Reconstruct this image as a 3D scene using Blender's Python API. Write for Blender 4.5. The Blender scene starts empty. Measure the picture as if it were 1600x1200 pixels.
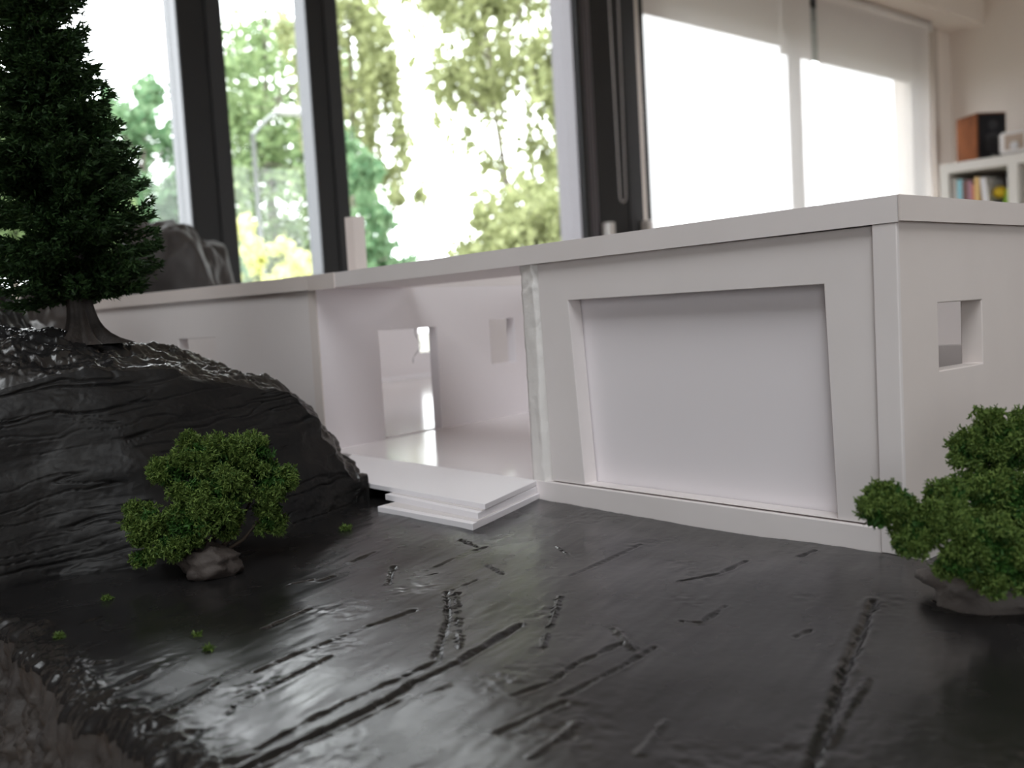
import bpy, math, random
import numpy as np
from mathutils import Vector, Matrix

random.seed(7)
rng = np.random.default_rng(7)
scene = bpy.context.scene
COL = scene.collection

# ------------------------------------------------------------------ camera
F = 1501.0
YAW, PITCH, ROLL = math.radians(139.54), math.radians(4.097), math.radians(-3.28)
C = np.array([0.1404, -0.2712, 0.0784])
_f = np.array([math.cos(YAW) * math.cos(PITCH), math.sin(YAW) * math.cos(PITCH), -math.sin(PITCH)])
_r = np.cross(_f, [0, 0, 1]); _r /= np.linalg.norm(_r)
_u = np.cross(_r, _f)
CR = math.cos(ROLL) * _r + math.sin(ROLL) * _u
CU = -math.sin(ROLL) * _r + math.cos(ROLL) * _u
cam = bpy.data.cameras.new('camera')
cam.sensor_width = 36.0
cam.lens = F * 36.0 / 1600.0
cam.clip_start = 0.01
cam.clip_end = 300
cam.dof.use_dof = True
cam.dof.focus_distance = 0.315
cam.dof.aperture_fstop = 17.5
cam_o = bpy.data.objects.new('camera', cam)
COL.objects.link(cam_o)
cam_o.matrix_world = Matrix(((CR[0], CU[0], -_f[0], C[0]), (CR[1], CU[1], -_f[1], C[1]), (CR[2], CU[2], -_f[2], C[2]), (0, 0, 0, 1)))
scene.camera = cam_o

# ------------------------------------------------------------------ sky, exposure
SKY = 6.0
world = bpy.data.worlds.new('overcast_sky')
scene.world = world
world.use_nodes = True
bg = world.node_tree.nodes['Background']
bg.inputs['Color'].default_value = (0.955, 0.955, 1.0, 1)
bg.inputs['Strength'].default_value = SKY
vs = scene.view_settings
vs.view_transform = 'Standard'
vs.look = 'None'
vs.gamma = 1.0
vs.use_curve_mapping = False
vs.exposure = 0.3
scene.cycles.max_bounces = 10
scene.cycles.diffuse_bounces = 6
scene.cycles.transparent_max_bounces = 16


def portal(name, loc, rot, sx, sy):
    l = bpy.data.lights.new(name, 'AREA')
    l.shape = 'RECTANGLE'
    l.size, l.size_y = sx, sy
    l.cycles.is_portal = True
    o = bpy.data.objects.new(name, l)
    COL.objects.link(o)
    o.location = loc
    o.rotation_euler = rot
    return o


# room: window wall at x = WX, shelf wall at y = SY
WX, SY, EX, FY = -2.1, 4.63, 3.0, -2.4
ZF, ZC = -0.81, 1.78
portal('window_portal', (WX - 0.16, 1.98, 0.5), (0, math.radians(-90), 0), 1.8, 4.6)
portal('front_window_portal', (1.9, FY - 0.21, 0.25), (math.radians(90), 0, 0), 1.3, 1.6)  # portal for the added, unseen front window
portal('roof_window_portal', (0.9, -1.25, ZC + 0.12), (0, 0, 0), 1.6, 1.6)  # portal for the added, unseen roof window
portal('far_side_window_portal', (EX + 0.21, 3.45, 0.72), (0, math.radians(90), 0), 1.5, 2.0)  # portal for the added, unseen right-wall window

# ------------------------------------------------------------------ helpers


def ray(px, py):
    return (px - 800) / F * CR - (py - 600) / F * CU + _f


def on(px, py, ax, val):
    d = ray(px, py)
    return C + (val - C[ax]) / d[ax] * d


def at(px, py, depth):
    return C + depth * ray(px, py)


def lin(c):
    return tuple(((v / 255.0) / 12.92 if v / 255.0 <= 0.04045 else (((v / 255.0) + 0.055) / 1.055) ** 2.4) for v in c)


def mat(name, color=(0.8, 0.8, 0.8), rough=0.5, metal=0.0, spec=0.5, bump=None, var=None, trans=0.0, coat=0.0):
    """bump=(scale, strength, distance); var=(scale, colour2, lo, hi)"""
    m = bpy.data.materials.new(name)
    m.use_nodes = True
    nt = m.node_tree
    b = nt.nodes['Principled BSDF']
    b.inputs['Base Color'].default_value = (*color[:3], 1)
    b.inputs['Roughness'].default_value = rough
    b.inputs['Metallic'].default_value = metal
    b.inputs['Specular IOR Level'].default_value = spec
    b.inputs['Coat Weight'].default_value = coat
    b.inputs['Coat Roughness'].default_value = 0.2
    tc = nt.nodes.new('ShaderNodeTexCoord')
    if var:
        n = nt.nodes.new('ShaderNodeTexNoise')
        n.inputs['Scale'].default_value = var[0]
        n.inputs['Detail'].default_value = 5
        nt.links.new(tc.outputs['Object'], n.inputs['Vector'])
        r = nt.nodes.new('ShaderNodeValToRGB')
        r.color_ramp.elements[0].position = var[2]
        r.color_ramp.elements[1].position = var[3]
        r.color_ramp.elements[0].color = (*color[:3], 1)
        r.color_ramp.elements[1].color = (*var[1][:3], 1)
        nt.links.new(n.outputs['Fac'], r.inputs['Fac'])
        nt.links.new(r.outputs['Color'], b.inputs['Base Color'])
    if bump:
        n = nt.nodes.new('ShaderNodeTexNoise')
        n.inputs['Scale'].default_value = bump[0]
        n.inputs['Detail'].default_value = 6
        nt.links.new(tc.outputs['Object'], n.inputs['Vector'])
        bn = nt.nodes.new('ShaderNodeBump')
        bn.inputs['Strength'].default_value = bump[1]
        bn.inputs['Distance'].default_value = bump[2]
        nt.links.new(n.outputs['Fac'], bn.inputs['Height'])
        nt.links.new(bn.outputs['Normal'], b.inputs['Normal'])
    return m


def leaf_mat(name, c1, c2, translucent=0.35, rough=0.6):
    m = bpy.data.materials.new(name)
    m.use_nodes = True
    nt = m.node_tree
    b = nt.nodes['Principled BSDF']
    out = nt.nodes['Material Output']
    g = nt.nodes.new('ShaderNodeNewGeometry')
    r = nt.nodes.new('ShaderNodeValToRGB')
    r.color_ramp.elements[0].color = (*c1, 1)
    r.color_ramp.elements[1].color = (*c2, 1)
    nt.links.new(g.outputs['Random Per Island'], r.inputs['Fac'])
    nt.links.new(r.outputs['Color'], b.inputs['Base Color'])
    b.inputs['Roughness'].default_value = rough
    b.inputs['Specular IOR Level'].default_value = 0.25
    t = nt.nodes.new('ShaderNodeBsdfTranslucent')
    nt.links.new(r.outputs['Color'], t.inputs['Color'])
    mx = nt.nodes.new('ShaderNodeMixShader')
    mx.inputs[0].default_value = translucent
    nt.links.new(b.outputs[0], mx.inputs[1])
    nt.links.new(t.outputs[0], mx.inputs[2])
    nt.links.new(mx.outputs[0], out.inputs['Surface'])
    return m


def glass_mat(name):
    m = bpy.data.materials.new(name)
    m.use_nodes = True
    nt = m.node_tree
    nt.nodes.remove(nt.nodes['Principled BSDF'])
    out = nt.nodes['Material Output']
    t = nt.nodes.new('ShaderNodeBsdfTransparent')
    t.inputs['Color'].default_value = (0.95, 0.97, 0.96, 1)
    g = nt.nodes.new('ShaderNodeBsdfGlossy')
    g.inputs['Roughness'].default_value = 0.02
    mx = nt.nodes.new('ShaderNodeMixShader')
    mx.inputs[0].default_value = 0.03
    nt.links.new(t.outputs[0], mx.inputs[1])
    nt.links.new(g.outputs[0], mx.inputs[2])
    nt.links.new(mx.outputs[0], out.inputs['Surface'])
    return m


def blind_mat(name):
    m = bpy.data.materials.new(name)
    m.use_nodes = True
    nt = m.node_tree
    b = nt.nodes['Principled BSDF']
    b.inputs['Base Color'].default_value = (0.88, 0.82, 0.81, 1)
    b.inputs['Roughness'].default_value = 0.9
    out = nt.nodes['Material Output']
    tl = nt.nodes.new('ShaderNodeBsdfTranslucent')
    tl.inputs['Color'].default_value = (0.8, 0.78, 0.78, 1)
    tr = nt.nodes.new('ShaderNodeBsdfTransparent')
    tr.inputs['Color'].default_value = (0.95, 0.95, 0.95, 1)
    m1 = nt.nodes.new('ShaderNodeMixShader')
    m1.inputs[0].default_value = 0.22
    nt.links.new(b.outputs[0], m1.inputs[1])
    nt.links.new(tl.outputs[0], m1.inputs[2])
    m2 = nt.nodes.new('ShaderNodeMixShader')
    m2.inputs[0].default_value = 0.22
    nt.links.new(m1.outputs[0], m2.inputs[1])
    nt.links.new(tr.outputs[0], m2.inputs[2])
    nt.links.new(m2.outputs[0], out.inputs['Surface'])
    return m


# ---- noise
def _h(ix, iy, iz):
    n = (ix * 374761393 + iy * 668265263 + iz * 2147483647 % 4294967291 + iz * 1274126177) & 0xffffffff
    n = ((n ^ (n >> 13)) * 1274126177) & 0xffffffff
    n = n ^ (n >> 16)
    return (n & 0xffff) / 65535.0


def vnoise(x, y, z):
    x, y, z = np.broadcast_arrays(np.asarray(x, float), np.asarray(y, float), np.asarray(z, float))
    fx, fy, fz = np.floor(x), np.floor(y), np.floor(z)
    ix, iy, iz = fx.astype(np.int64) + 5000, fy.astype(np.int64) + 5000, fz.astype(np.int64) + 5000
    dx, dy, dz = x - fx, y - fy, z - fz
    s = lambda t: t * t * t * (t * (t * 6 - 15) + 10)
    dx, dy, dz = s(dx), s(dy), s(dz)
    r = 0
    for a in (0, 1):
        for b in (0, 1):
            for c in (0, 1):
                w = (dx if a else 1 - dx) * (dy if b else 1 - dy) * (dz if c else 1 - dz)
                r = r + w * _h(ix + a, iy + b, iz + c)
    return r * 2 - 1


def fbm(x, y, z, o=4, g=0.5):
    r, a, k = 0, 1.0, 1.0
    for i in range(o):
        r = r + a * vnoise(np.asarray(x) * k + 17.3 * i, np.asarray(y) * k - 9.1 * i, np.asarray(z) * k + 3.7 * i)
        a *= g
        k *= 2.03
    return r


# ---- objects
def link(name, me, m=None, parent=None, smooth=False, bevel=0.0):
    if m is not None:
        me.materials.append(m)
    if smooth:
        me.polygons.foreach_set('use_smooth', [True] * len(me.polygons))
    o = bpy.data.objects.new(name, me)
    COL.objects.link(o)
    if parent is not None:
        o.parent = parent
        o.matrix_parent_inverse = ORIG[parent.name].inverted() if parent.name in ORIG else Matrix.Identity(4)
    if bevel:
        md = o.modifiers.new('bevel', 'BEVEL')
        md.width = bevel
        md.segments = 2
        md.limit_method = 'ANGLE'
    return o


ORIG = {}


def thing(name, label, cat, loc=(0, 0, 0), group=None):
    o = bpy.data.objects.new(name, None)
    COL.objects.link(o)
    o.empty_display_size = 0.02
    o.location = loc
    ORIG[o.name] = Matrix.Translation(Vector(loc))
    o['label'] = label
    o['category'] = cat
    if group:
        o['group'] = group
    return o


def tag(o, label, cat, group=None):
    o['label'] = label
    o['category'] = cat
    if group:
        o['group'] = group
    return o


def struct(o):
    o['kind'] = 'structure'
    return o


class MB:
    def __init__(self):
        self.v, self.f = [], []

    def quad8(self, p):
        """8 points: bottom 0-3, top 4-7, both ccw from above"""
        i = len(self.v)
        self.v += [tuple(q) for q in p]
        self.f += [(i + 3, i + 2, i + 1, i), (i + 4, i + 5, i + 6, i + 7)]
        for k in range(4):
            a, b = k, (k + 1) % 4
            self.f.append((i + a, i + b, i + 4 + b, i + 4 + a))
        return self

    def box(self, x0, x1, y0, y1, z0, z1):
        return self.quad8([(x0, y0, z0), (x1, y0, z0), (x1, y1, z0), (x0, y1, z0), (x0, y0, z1), (x1, y0, z1), (x1, y1, z1), (x0, y1, z1)])

    def prism(self, poly, z0, z1):
        """poly ccw from above; z0/z1 numbers"""
        n, i = len(poly), len(self.v)
        self.v += [(p[0], p[1], z0) for p in poly] + [(p[0], p[1], z1) for p in poly]
        self.f.append(tuple(i + k for k in reversed(range(n))))
        self.f.append(tuple(i + n + k for k in range(n)))
        for k in range(n):
            a, b = k, (k + 1) % n
            self.f.append((i + a, i + b, i + n + b, i + n + a))
        return self

    def tube(self, pts, rad, n=8, cap=True):
        pts = [np.array(p, float) for p in pts]
        if not hasattr(rad, '__len__'):
            rad = [rad] * len(pts)
        i = len(self.v)
        up = np.array([0.13, 0.31, 0.94])
        for k, p in enumerate(pts):
            d = pts[min(k + 1, len(pts) - 1)] - pts[max(k - 1, 0)]
            d = d / (np.linalg.norm(d) + 1e-12)
            a = np.cross(d, up)
            if np.linalg.norm(a) < 0.15:
                a = np.cross(d, [1, 0, 0.1])
            a /= np.linalg.norm(a)
            b = np.cross(d, a)
            for j in range(n):
                t = 2 * math.pi * j / n
                self.v.append(tuple(p + rad[k] * (math.cos(t) * a + math.sin(t) * b)))
        for k in range(len(pts) - 1):
            for j in range(n):
                a, b = i + k * n + j, i + k * n + (j + 1) % n
                self.f.append((a, b, b + n, a + n))
        if cap:
            self.f.append(tuple(i + j for j in range(n)))
            e = i + (len(pts) - 1) * n
            self.f.append(tuple(e + j for j in reversed(range(n))))
        return self

    def build(self, name, m, parent=None, smooth=False, bevel=0.0):
        me = bpy.data.meshes.new(name)
        me.from_pydata(self.v, [], self.f)
        me.validate()
        return link(name, me, m, parent, smooth, bevel)


def wall(T, ss, zs, t, holes, warp=None):
    """board in the s-z plane; T(s, t, z) -> point, thickness from t=0 to t; holes [(s0,s1,z0,z1)]"""
    S = sorted(set(list(ss) + [h[0] for h in holes] + [h[1] for h in holes]))
    Z = sorted(set(list(zs) + [h[2] for h in holes] + [h[3] for h in holes]))
    mb = MB()
    ns, nz = len(S), len(Z)

    def idx(i, j, k):
        return (k * nz + j) * ns + i
    for k in (0, 1):
        for j in range(nz):
            for i in range(ns):
                s, z = S[i], Z[j]
                if warp:
                    s, z = warp(s, z)
                mb.v.append(tuple(T(s, t * k, z)))

    def solid(i, j):
        if i < 0 or j < 0 or i >= ns - 1 or j >= nz - 1:
            return False
        cs, cz = (S[i] + S[i + 1]) / 2, (Z[j] + Z[j + 1]) / 2
        return not any(h[0] < cs < h[1] and h[2] < cz < h[3] for h in holes)
    for i in range(ns - 1):
        for j in range(nz - 1):
            if not solid(i, j):
                continue
            a, b, c, d = idx(i, j, 0), idx(i + 1, j, 0), idx(i + 1, j + 1, 0), idx(i, j + 1, 0)
            o = ns * nz
            mb.f += [(a, b, c, d), (d + o, c + o, b + o, a + o)]
            if not solid(i - 1, j):
                mb.f.append((a, d, d + o, a + o))
            if not solid(i + 1, j):
                mb.f.append((b, b + o, c + o, c))
            if not solid(i, j - 1):
                mb.f.append((a, a + o, b + o, b))
            if not solid(i, j + 1):
                mb.f.append((d, c, c + o, d + o))
    return mb


def grid_faces(nu, nv, base=0, flip=False):
    a = np.arange(nu * nv).reshape(nu, nv) + base
    q = np.stack([a[:-1, :-1], a[1:, :-1], a[1:, 1:], a[:-1, 1:]], -1).reshape(-1, 4)
    return q[:, ::-1] if flip else q


def np_mesh(name, V, Fq, m, parent=None, smooth=True):
    me = bpy.data.meshes.new(name)
    V = np.asarray(V, np.float32).reshape(-1, 3)
    Fq = np.asarray(Fq, np.int32)
    k = Fq.shape[1]
    me.vertices.add(len(V))
    me.vertices.foreach_set('co', V.ravel())
    me.loops.add(Fq.size)
    me.loops.foreach_set('vertex_index', Fq.ravel())
    me.polygons.add(len(Fq))
    me.polygons.foreach_set('loop_start', np.arange(0, Fq.size, k, dtype=np.int32))
    me.update(calc_edges=True)
    return link(name, me, m, parent, smooth)


# ------------------------------------------------------------------ materials
M = {}
M['plaster'] = mat('wall_plaster', (0.84, 0.775, 0.73), 0.9, bump=(60, 0.15, 0.002))
M['taupe'] = mat('dark_taupe_wall', (0.20, 0.17, 0.155), 0.9)
M['ceiling'] = mat('ceiling_white', (0.74, 0.71, 0.68), 0.9)
M['floor'] = mat('floor_oak', (0.36, 0.26, 0.17), 0.45, var=(6, (0.26, 0.17, 0.10), 0.35, 0.7))
M['anthracite'] = mat('anthracite_frame', (0.012, 0.012, 0.014), 0.5, spec=0.35)
M['anthracite2'] = mat('slate_frame', (0.035, 0.037, 0.042), 0.55, spec=0.35)
M['alu'] = mat('lilac_grey_aluminium', (0.150, 0.138, 0.155), 0.5)  # sky-lit jamb side put into the colour; also used on the track ribs
M['alu_dark'] = mat('blue_grey_aluminium', (0.075, 0.08, 0.095), 0.4)  # light on the mullion sides painted in as a paler colour
M['glass'] = glass_mat('window_glass')
M['blind'] = blind_mat('blind_fabric')
M['white_plastic'] = mat('white_plastic', (0.72, 0.70, 0.70), 0.4)
M['shelf_white'] = mat('white_shelf', (0.72, 0.70, 0.67), 0.45)
M['chain'] = mat('grey_bead_plastic', (0.55, 0.52, 0.53), 0.5)
M['shutter'] = mat('shutter_slat_grey', (0.40, 0.38, 0.38), 0.6)
M['foam'] = mat('white_foam_board', (0.80, 0.75, 0.745), 0.6, spec=0.35, bump=(500, 0.05, 0.0003), var=(25, (0.77, 0.72, 0.71), 0.35, 0.7))
M['foam_cream'] = mat('cream_card', (0.75, 0.68, 0.65), 0.65, spec=0.3, bump=(300, 0.08, 0.0004), var=(18, (0.70, 0.63, 0.60), 0.35, 0.7))
M['foam_lilac'] = mat('smooth_white_card', (0.83, 0.785, 0.81), 0.5, spec=0.4)
M['gloss'] = mat('glossy_white_card', (0.84, 0.79, 0.80), 0.14, spec=0.6, bump=(40, 0.04, 0.0006))
M['edge'] = mat('foam_core_edge', (0.72, 0.68, 0.68), 0.8, bump=(900, 0.4, 0.0004))
M['glue'] = mat('white_glue_tape', (0.78, 0.75, 0.73), 0.35, bump=(350, 0.5, 0.0008))
M['step'] = mat('white_step_card', (0.90, 0.87, 0.90), 0.5)


def rock_mat(name, c, c2, r0, r1, nscale, bs, brown, sp_=0.5):
    m = bpy.data.materials.new(name)
    m.use_nodes = True
    nt = m.node_tree
    b = nt.nodes['Principled BSDF']
    tc = nt.nodes.new('ShaderNodeTexCoord')
    n1 = nt.nodes.new('ShaderNodeTexNoise')
    n1.inputs['Scale'].default_value = nscale
    n1.inputs['Detail'].default_value = 7
    nt.links.new(tc.outputs['Object'], n1.inputs['Vector'])
    r = nt.nodes.new('ShaderNodeValToRGB')
    e = r.color_ramp.elements
    e[0].position, e[1].position = 0.3, 0.72
    e[0].color, e[1].color = (*c, 1), (*c2, 1)
    x = e.new(0.80)
    x.color = (*brown, 1)
    nt.links.new(n1.outputs['Fac'], r.inputs['Fac'])
    nt.links.new(r.outputs['Color'], b.inputs['Base Color'])
    n2 = nt.nodes.new('ShaderNodeTexNoise')
    n2.inputs['Scale'].default_value = nscale * 1.7
    n2.inputs['Detail'].default_value = 4
    nt.links.new(tc.outputs['Object'], n2.inputs['Vector'])
    mr = nt.nodes.new('ShaderNodeMapRange')
    mr.inputs['From Min'].default_value = 0.3
    mr.inputs['From Max'].default_value = 0.7
    mr.inputs['To Min'].default_value = r0
    mr.inputs['To Max'].default_value = r1
    nt.links.new(n2.outputs['Fac'], mr.inputs['Value'])
    nt.links.new(mr.outputs['Result'], b.inputs['Roughness'])
    b.inputs['Specular IOR Level'].default_value = sp_
    n3 = nt.nodes.new('ShaderNodeTexNoise')
    n3.inputs['Scale'].default_value = 420
    n3.inputs['Detail'].default_value = 6
    nt.links.new(tc.outputs['Object'], n3.inputs['Vector'])
    bn = nt.nodes.new('ShaderNodeBump')
    bn.inputs['Strength'].default_value = bs
    bn.inputs['Distance'].default_value = 0.0006
    nt.links.new(n3.outputs['Fac'], bn.inputs['Height'])
    nt.links.new(bn.outputs['Normal'], b.inputs['Normal'])
    return m


M['ground'] = rock_mat('black_painted_plaster', (0.010, 0.0096, 0.010), (0.017, 0.016, 0.016), 0.21, 0.30, 38, 0.08, (0.035, 0.028, 0.022), 0.45)
M['rock'] = rock_mat('black_painted_rock', (0.008, 0.0077, 0.0083), (0.014, 0.013, 0.0125), 0.46, 0.62, 45, 0.28, (0.045, 0.027, 0.016), 0.26)
M['rock_gloss'] = rock_mat('glossy_black_rock', (0.010, 0.0096, 0.0104), (0.017, 0.016, 0.016), 0.20, 0.38, 60, 0.25, (0.03, 0.024, 0.02), 0.7)
M['rock_brown'] = rock_mat('brown_grey_rock', (0.026, 0.022, 0.021), (0.048, 0.040, 0.038), 0.5, 0.75, 14, 0.4, (0.11, 0.09, 0.08))
M['cliff'] = rock_mat('bare_grey_brown_plaster', (0.035, 0.031, 0.030), (0.060, 0.052, 0.048), 0.5, 0.7, 60, 0.5, (0.085, 0.07, 0.06), 0.4)
M['stone'] = mat('small_brown_stone', (0.032, 0.024, 0.021), 0.7, var=(90, (0.056, 0.044, 0.038), 0.3, 0.7), bump=(500, 0.6, 0.0008))
M['stone_pale'] = mat('small_grey_stone', (0.10, 0.085, 0.078), 0.7, var=(90, (0.16, 0.14, 0.13), 0.3, 0.7), bump=(500, 0.6, 0.0008))
M['moss'] = leaf_mat('moss_green', (0.040, 0.088, 0.016), (0.20, 0.29, 0.07), 0.3)
M['moss_dark'] = leaf_mat('moss_core_green', (0.02, 0.065, 0.012), (0.045, 0.12, 0.02), 0.1)  # inner sprigs darker, painted-in shade to give the bush depth
M['twig'] = mat('dark_twig', (0.05, 0.035, 0.025), 0.8)
M['conifer'] = leaf_mat('conifer_green', (0.010, 0.028, 0.009), (0.034, 0.074, 0.020), 0.15)
M['trunk'] = mat('model_trunk', (0.026, 0.021, 0.019), 0.6, var=(200, (0.048, 0.038, 0.034), 0.3, 0.7), bump=(600, 0.6, 0.0008))

# ------------------------------------------------------------------ the room shell
struct(MB().box(WX - 0.3, EX + 0.2, FY - 0.2, SY + 0.2, ZF - 0.1, ZF).build('floor', M['floor']))
ADDED_ROOFW = (0.2, 1.7, -1.9, -0.4)  # ceiling opening added for top light, out of view
struct(wall(lambda s, t, z: (s, z, ZC + t), (WX - 0.3, EX + 0.2), (FY - 0.2, SY + 0.2), 0.1, [ADDED_ROOFW]).build('ceiling', M['ceiling']))
struct(MB().box(WX - 0.3, EX + 0.2, SY, SY + 0.2, ZF, ZC).build('wall_back', M['plaster']))
ADDED_RWIN = (2.5, 4.4, 0.0, 1.45)  # opening added out of view to brighten shelf wall and side faces
struct(wall(lambda s, t, z: (EX + t, s, z), (FY, SY), (ZF, ZC), 0.2, [ADDED_RWIN]).build('wall_right', M['taupe']))
ADDED_FWIN = (1.3, 2.5, -0.5, 1.0)  # opening added out of view to light the house fronts
struct(wall(lambda s, t, z: (s, FY - t, z), (WX - 0.3, EX + 0.2), (ZF, ZC), 0.2, [ADDED_FWIN]).build('wall_front', M['taupe']))
WA, WB = (-0.28, 2.18, -0.32, 1.36), (2.30, 4.38, -0.32, 1.36)
struct(wall(lambda s, t, z: (WX - t, s, z), (FY - 0.2, SY + 0.2), (ZF, ZC), 0.12, [WA, WB]).build('wall_left', M['plaster']))
struct(MB().box(WX, -1.93, FY, SY, 1.345, ZC).build('trim_1', M['plaster'], bevel=0.004))
struct(MB().box(WX, WX + 0.022, 4.405, 4.455, ZF, 1.345).build('trim_2', mat('warm_white_trim', (0.56, 0.50, 0.46), 0.7), bevel=0.003))

# window 1: the big glazing beside the model
w1 = struct(thing('window_1', '', '', (WX - 0.05, 0.0, WA[2])))
for k in ('label', 'category'):
    del w1[k]
MULL = [(-0.28, -0.17, 0.07), (0.668, 0.784, 0.076), (1.012, 1.109, 0.060)]
for a, b, d in MULL:
    MB().box(WX - d, WX, a + 0.004, b, WA[2], WA[3]).build('mullion', M['anthracite'], w1, bevel=0.003)
    MB().box(WX - d, WX - 0.001, a, a + 0.004, WA[2], WA[3]).build('glazing_bead', M['alu_dark'], w1)  # side face of the mullion, coloured paler as if lit from outside
    MB().box(WX - 0.012, WX + 0.006, b - 0.045, b - 0.006, WA[2], WA[3]).build('cover_strip', M['anthracite2'], w1, bevel=0.002)
MB().box(WX - 0.07, WX, WA[0], WA[1], WA[2], WA[2] + 0.07).build('bottom_rail', M['anthracite'], w1)
MB().box(WX - 0.07, WX, WA[0], WA[1], WA[3] - 0.07, WA[3]).build('top_rail', M['anthracite'], w1)
edges = [v for m_ in MULL for v in m_[:2]][1:] + [1.98]
for a, b in zip(edges[0::2], edges[1::2]):
    MB().box(WX - 0.045, WX - 0.039, a, b, WA[2] + 0.06, WA[3] - 0.06).build('pane', M['glass'], w1)
# wide end jamb with grooved track
MB().box(WX - 0.10, WX - 0.001, 1.977, 2.18, WA[2], WA[3]).build('jamb_liner', M['alu'], w1)  # jamb's side face, its daylight painted in as a lighter colour
MB().box(WX - 0.02, WX + 0.012, 1.985, 2.012, WA[2], 1.345).build('jamb_post', M['anthracite'], w1, bevel=0.002)
for k in range(3):
    y = 2.014 + k * 0.013
    MB().box(WX, WX + 0.006 + 0.003 * k, y, y + 0.009, WA[2], 1.345).build('track_rib', M['alu'], w1, bevel=0.001)
MB().box(WX, WX + 0.010, 2.054, 2.20, WA[2], 1.345).build('end_panel', M['anthracite'], w1, bevel=0.002)
MB().box(WX, WX + 0.014, 2.20, 2.27, WA[2], 1.345).build('edge_panel', M['anthracite2'], w1, bevel=0.002)

w = struct(thing('window_2', '', '', (WX - 0.05, WB[0], WB[2])))
for k in ('label', 'category'):
    del w[k]
y0, y1, z0, z1 = WB
for a, b in ((y0, y0 + 0.05), (3.285, 3.325), (y1 - 0.04, y1)):
    MB().box(WX - 0.06, WX - 0.02, a, b, z0, z1).build('frame_stile', M['anthracite'], w)
for a, b in ((y0 + 0.05, 3.285), (3.325, y1 - 0.04)):
    MB().box(WX - 0.06, WX - 0.02, a, b, z0, z0 + 0.05).build('frame_rail', M['anthracite'], w)
    MB().box(WX - 0.06, WX - 0.02, a, b, z1 - 0.05, z1).build('frame_rail', M['anthracite'], w)
    MB().box(WX - 0.043, WX - 0.037, a, b, z0 + 0.05, z1 - 0.05).build('pane', M['glass'], w)
for a, b, zb in ((y0, 3.30, 1.135), (3.31, y1, 1.105)):
    z = zb
    while z < z1:
        MB().box(WX - 0.11, WX - 0.10, a, b, z, min(z + 0.052, z1)).build('shutter_slat', M['shutter'], w)
        z += 0.055

# added front window, unseen behind the camera, lighting the front faces
w = struct(thing('window_3', '', '', (1.55, FY - 0.1, ADDED_FWIN[2])))
for k in ('label', 'category'):
    del w[k]
for x in (1.3, 2.44):
    MB().box(x, x + 0.06, FY - 0.12, FY - 0.06, ADDED_FWIN[2], ADDED_FWIN[3]).build('mullion', M['anthracite'], w)
for x in (1.36,):
    MB().box(x, x + 1.08, FY - 0.095, FY - 0.089, ADDED_FWIN[2], ADDED_FWIN[3]).build('pane', M['glass'], w)

w = struct(thing('window_4', '', '', (EX + 0.1, 2.35, ADDED_RWIN[2])))  # added side window, unseen, lights the shelf wall and side faces
for k in ('label', 'category'):
    del w[k]
for y in (2.5, 3.42, 4.34):
    MB().box(EX + 0.06, EX + 0.12, y, y + 0.06, ADDED_RWIN[2], ADDED_RWIN[3]).build('mullion', M['anthracite'], w)
for y in (2.56, 3.48):
    MB().box(EX + 0.089, EX + 0.095, y, y + 0.86, ADDED_RWIN[2], ADDED_RWIN[3]).build('pane', M['glass'], w)
# added roof window, unseen overhead, lighting the steps from above
w = struct(thing('window_5', '', '', (0.9, -1.25, ZC)))
for k in ('label', 'category'):
    del w[k]
for x in (ADDED_ROOFW[0], ADDED_ROOFW[1] - 0.05):
    MB().box(x, x + 0.05, ADDED_ROOFW[2], ADDED_ROOFW[3], ZC + 0.03, ZC + 0.09).build('frame_stile', M['shelf_white'], w)
for y in (ADDED_ROOFW[2], ADDED_ROOFW[3] - 0.05):
    MB().box(ADDED_ROOFW[0] + 0.05, ADDED_ROOFW[1] - 0.05, y, y + 0.05, ZC + 0.03, ZC + 0.09).build('frame_rail', M['shelf_white'], w)
MB().box(ADDED_ROOFW[0] + 0.05, ADDED_ROOFW[1] - 0.05, ADDED_ROOFW[2] + 0.05, ADDED_ROOFW[3] - 0.05, ZC + 0.055, ZC + 0.061).build('pane', M['glass'], w)

# ------------------------------------------------------------------ outdoors
lawn = MB().box(-90, 70, -70, 80, -1.5, -1.3).build('ground', mat('lawn_green', (0.17, 0.17, 0.13), 0.95, var=(0.6, (0.21, 0.205, 0.17), 0.3, 0.7)))
struct(lawn)
M['leaf_birch'] = leaf_mat('birch_leaf', (0.22, 0.25, 0.11), (0.42, 0.45, 0.23), 0.5)
M['leaf_green'] = leaf_mat('fresh_leaf', (0.16, 0.24, 0.11), (0.32, 0.41, 0.20), 0.5)
M['leaf_cool'] = leaf_mat('cool_leaf', (0.11, 0.22, 0.11), (0.24, 0.36, 0.20), 0.5)
M['leaf_yellow'] = leaf_mat('yellow_leaf', (0.55, 0.58, 0.20), (0.82, 0.80, 0.42), 0.5)
M['bark'] = mat('birch_bark', (0.10, 0.085, 0.075), 0.9, var=(3, (0.20, 0.17, 0.15), 0.4, 0.6))


def dirxy(az):
    return np.array([math.cos(math.radians(az)), math.sin(math.radians(az)), 0])


def leaves(P, size):
    n = len(P)
    d = rng.normal(size=(n, 3)); d /= np.linalg.norm(d, axis=1)[:, None]
    e = np.cross(d, rng.normal(size=(n, 3))); e /= np.linalg.norm(e, axis=1)[:, None]
    s = size * rng.uniform(0.6, 1.3, (n, 1))
    V = np.stack([P - d * s, P + e * s * 0.55, P + d * s, P - e * s * 0.55], 1)
    return V.reshape(-1, 3), np.arange(4 * n).reshape(n, 4)


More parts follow.
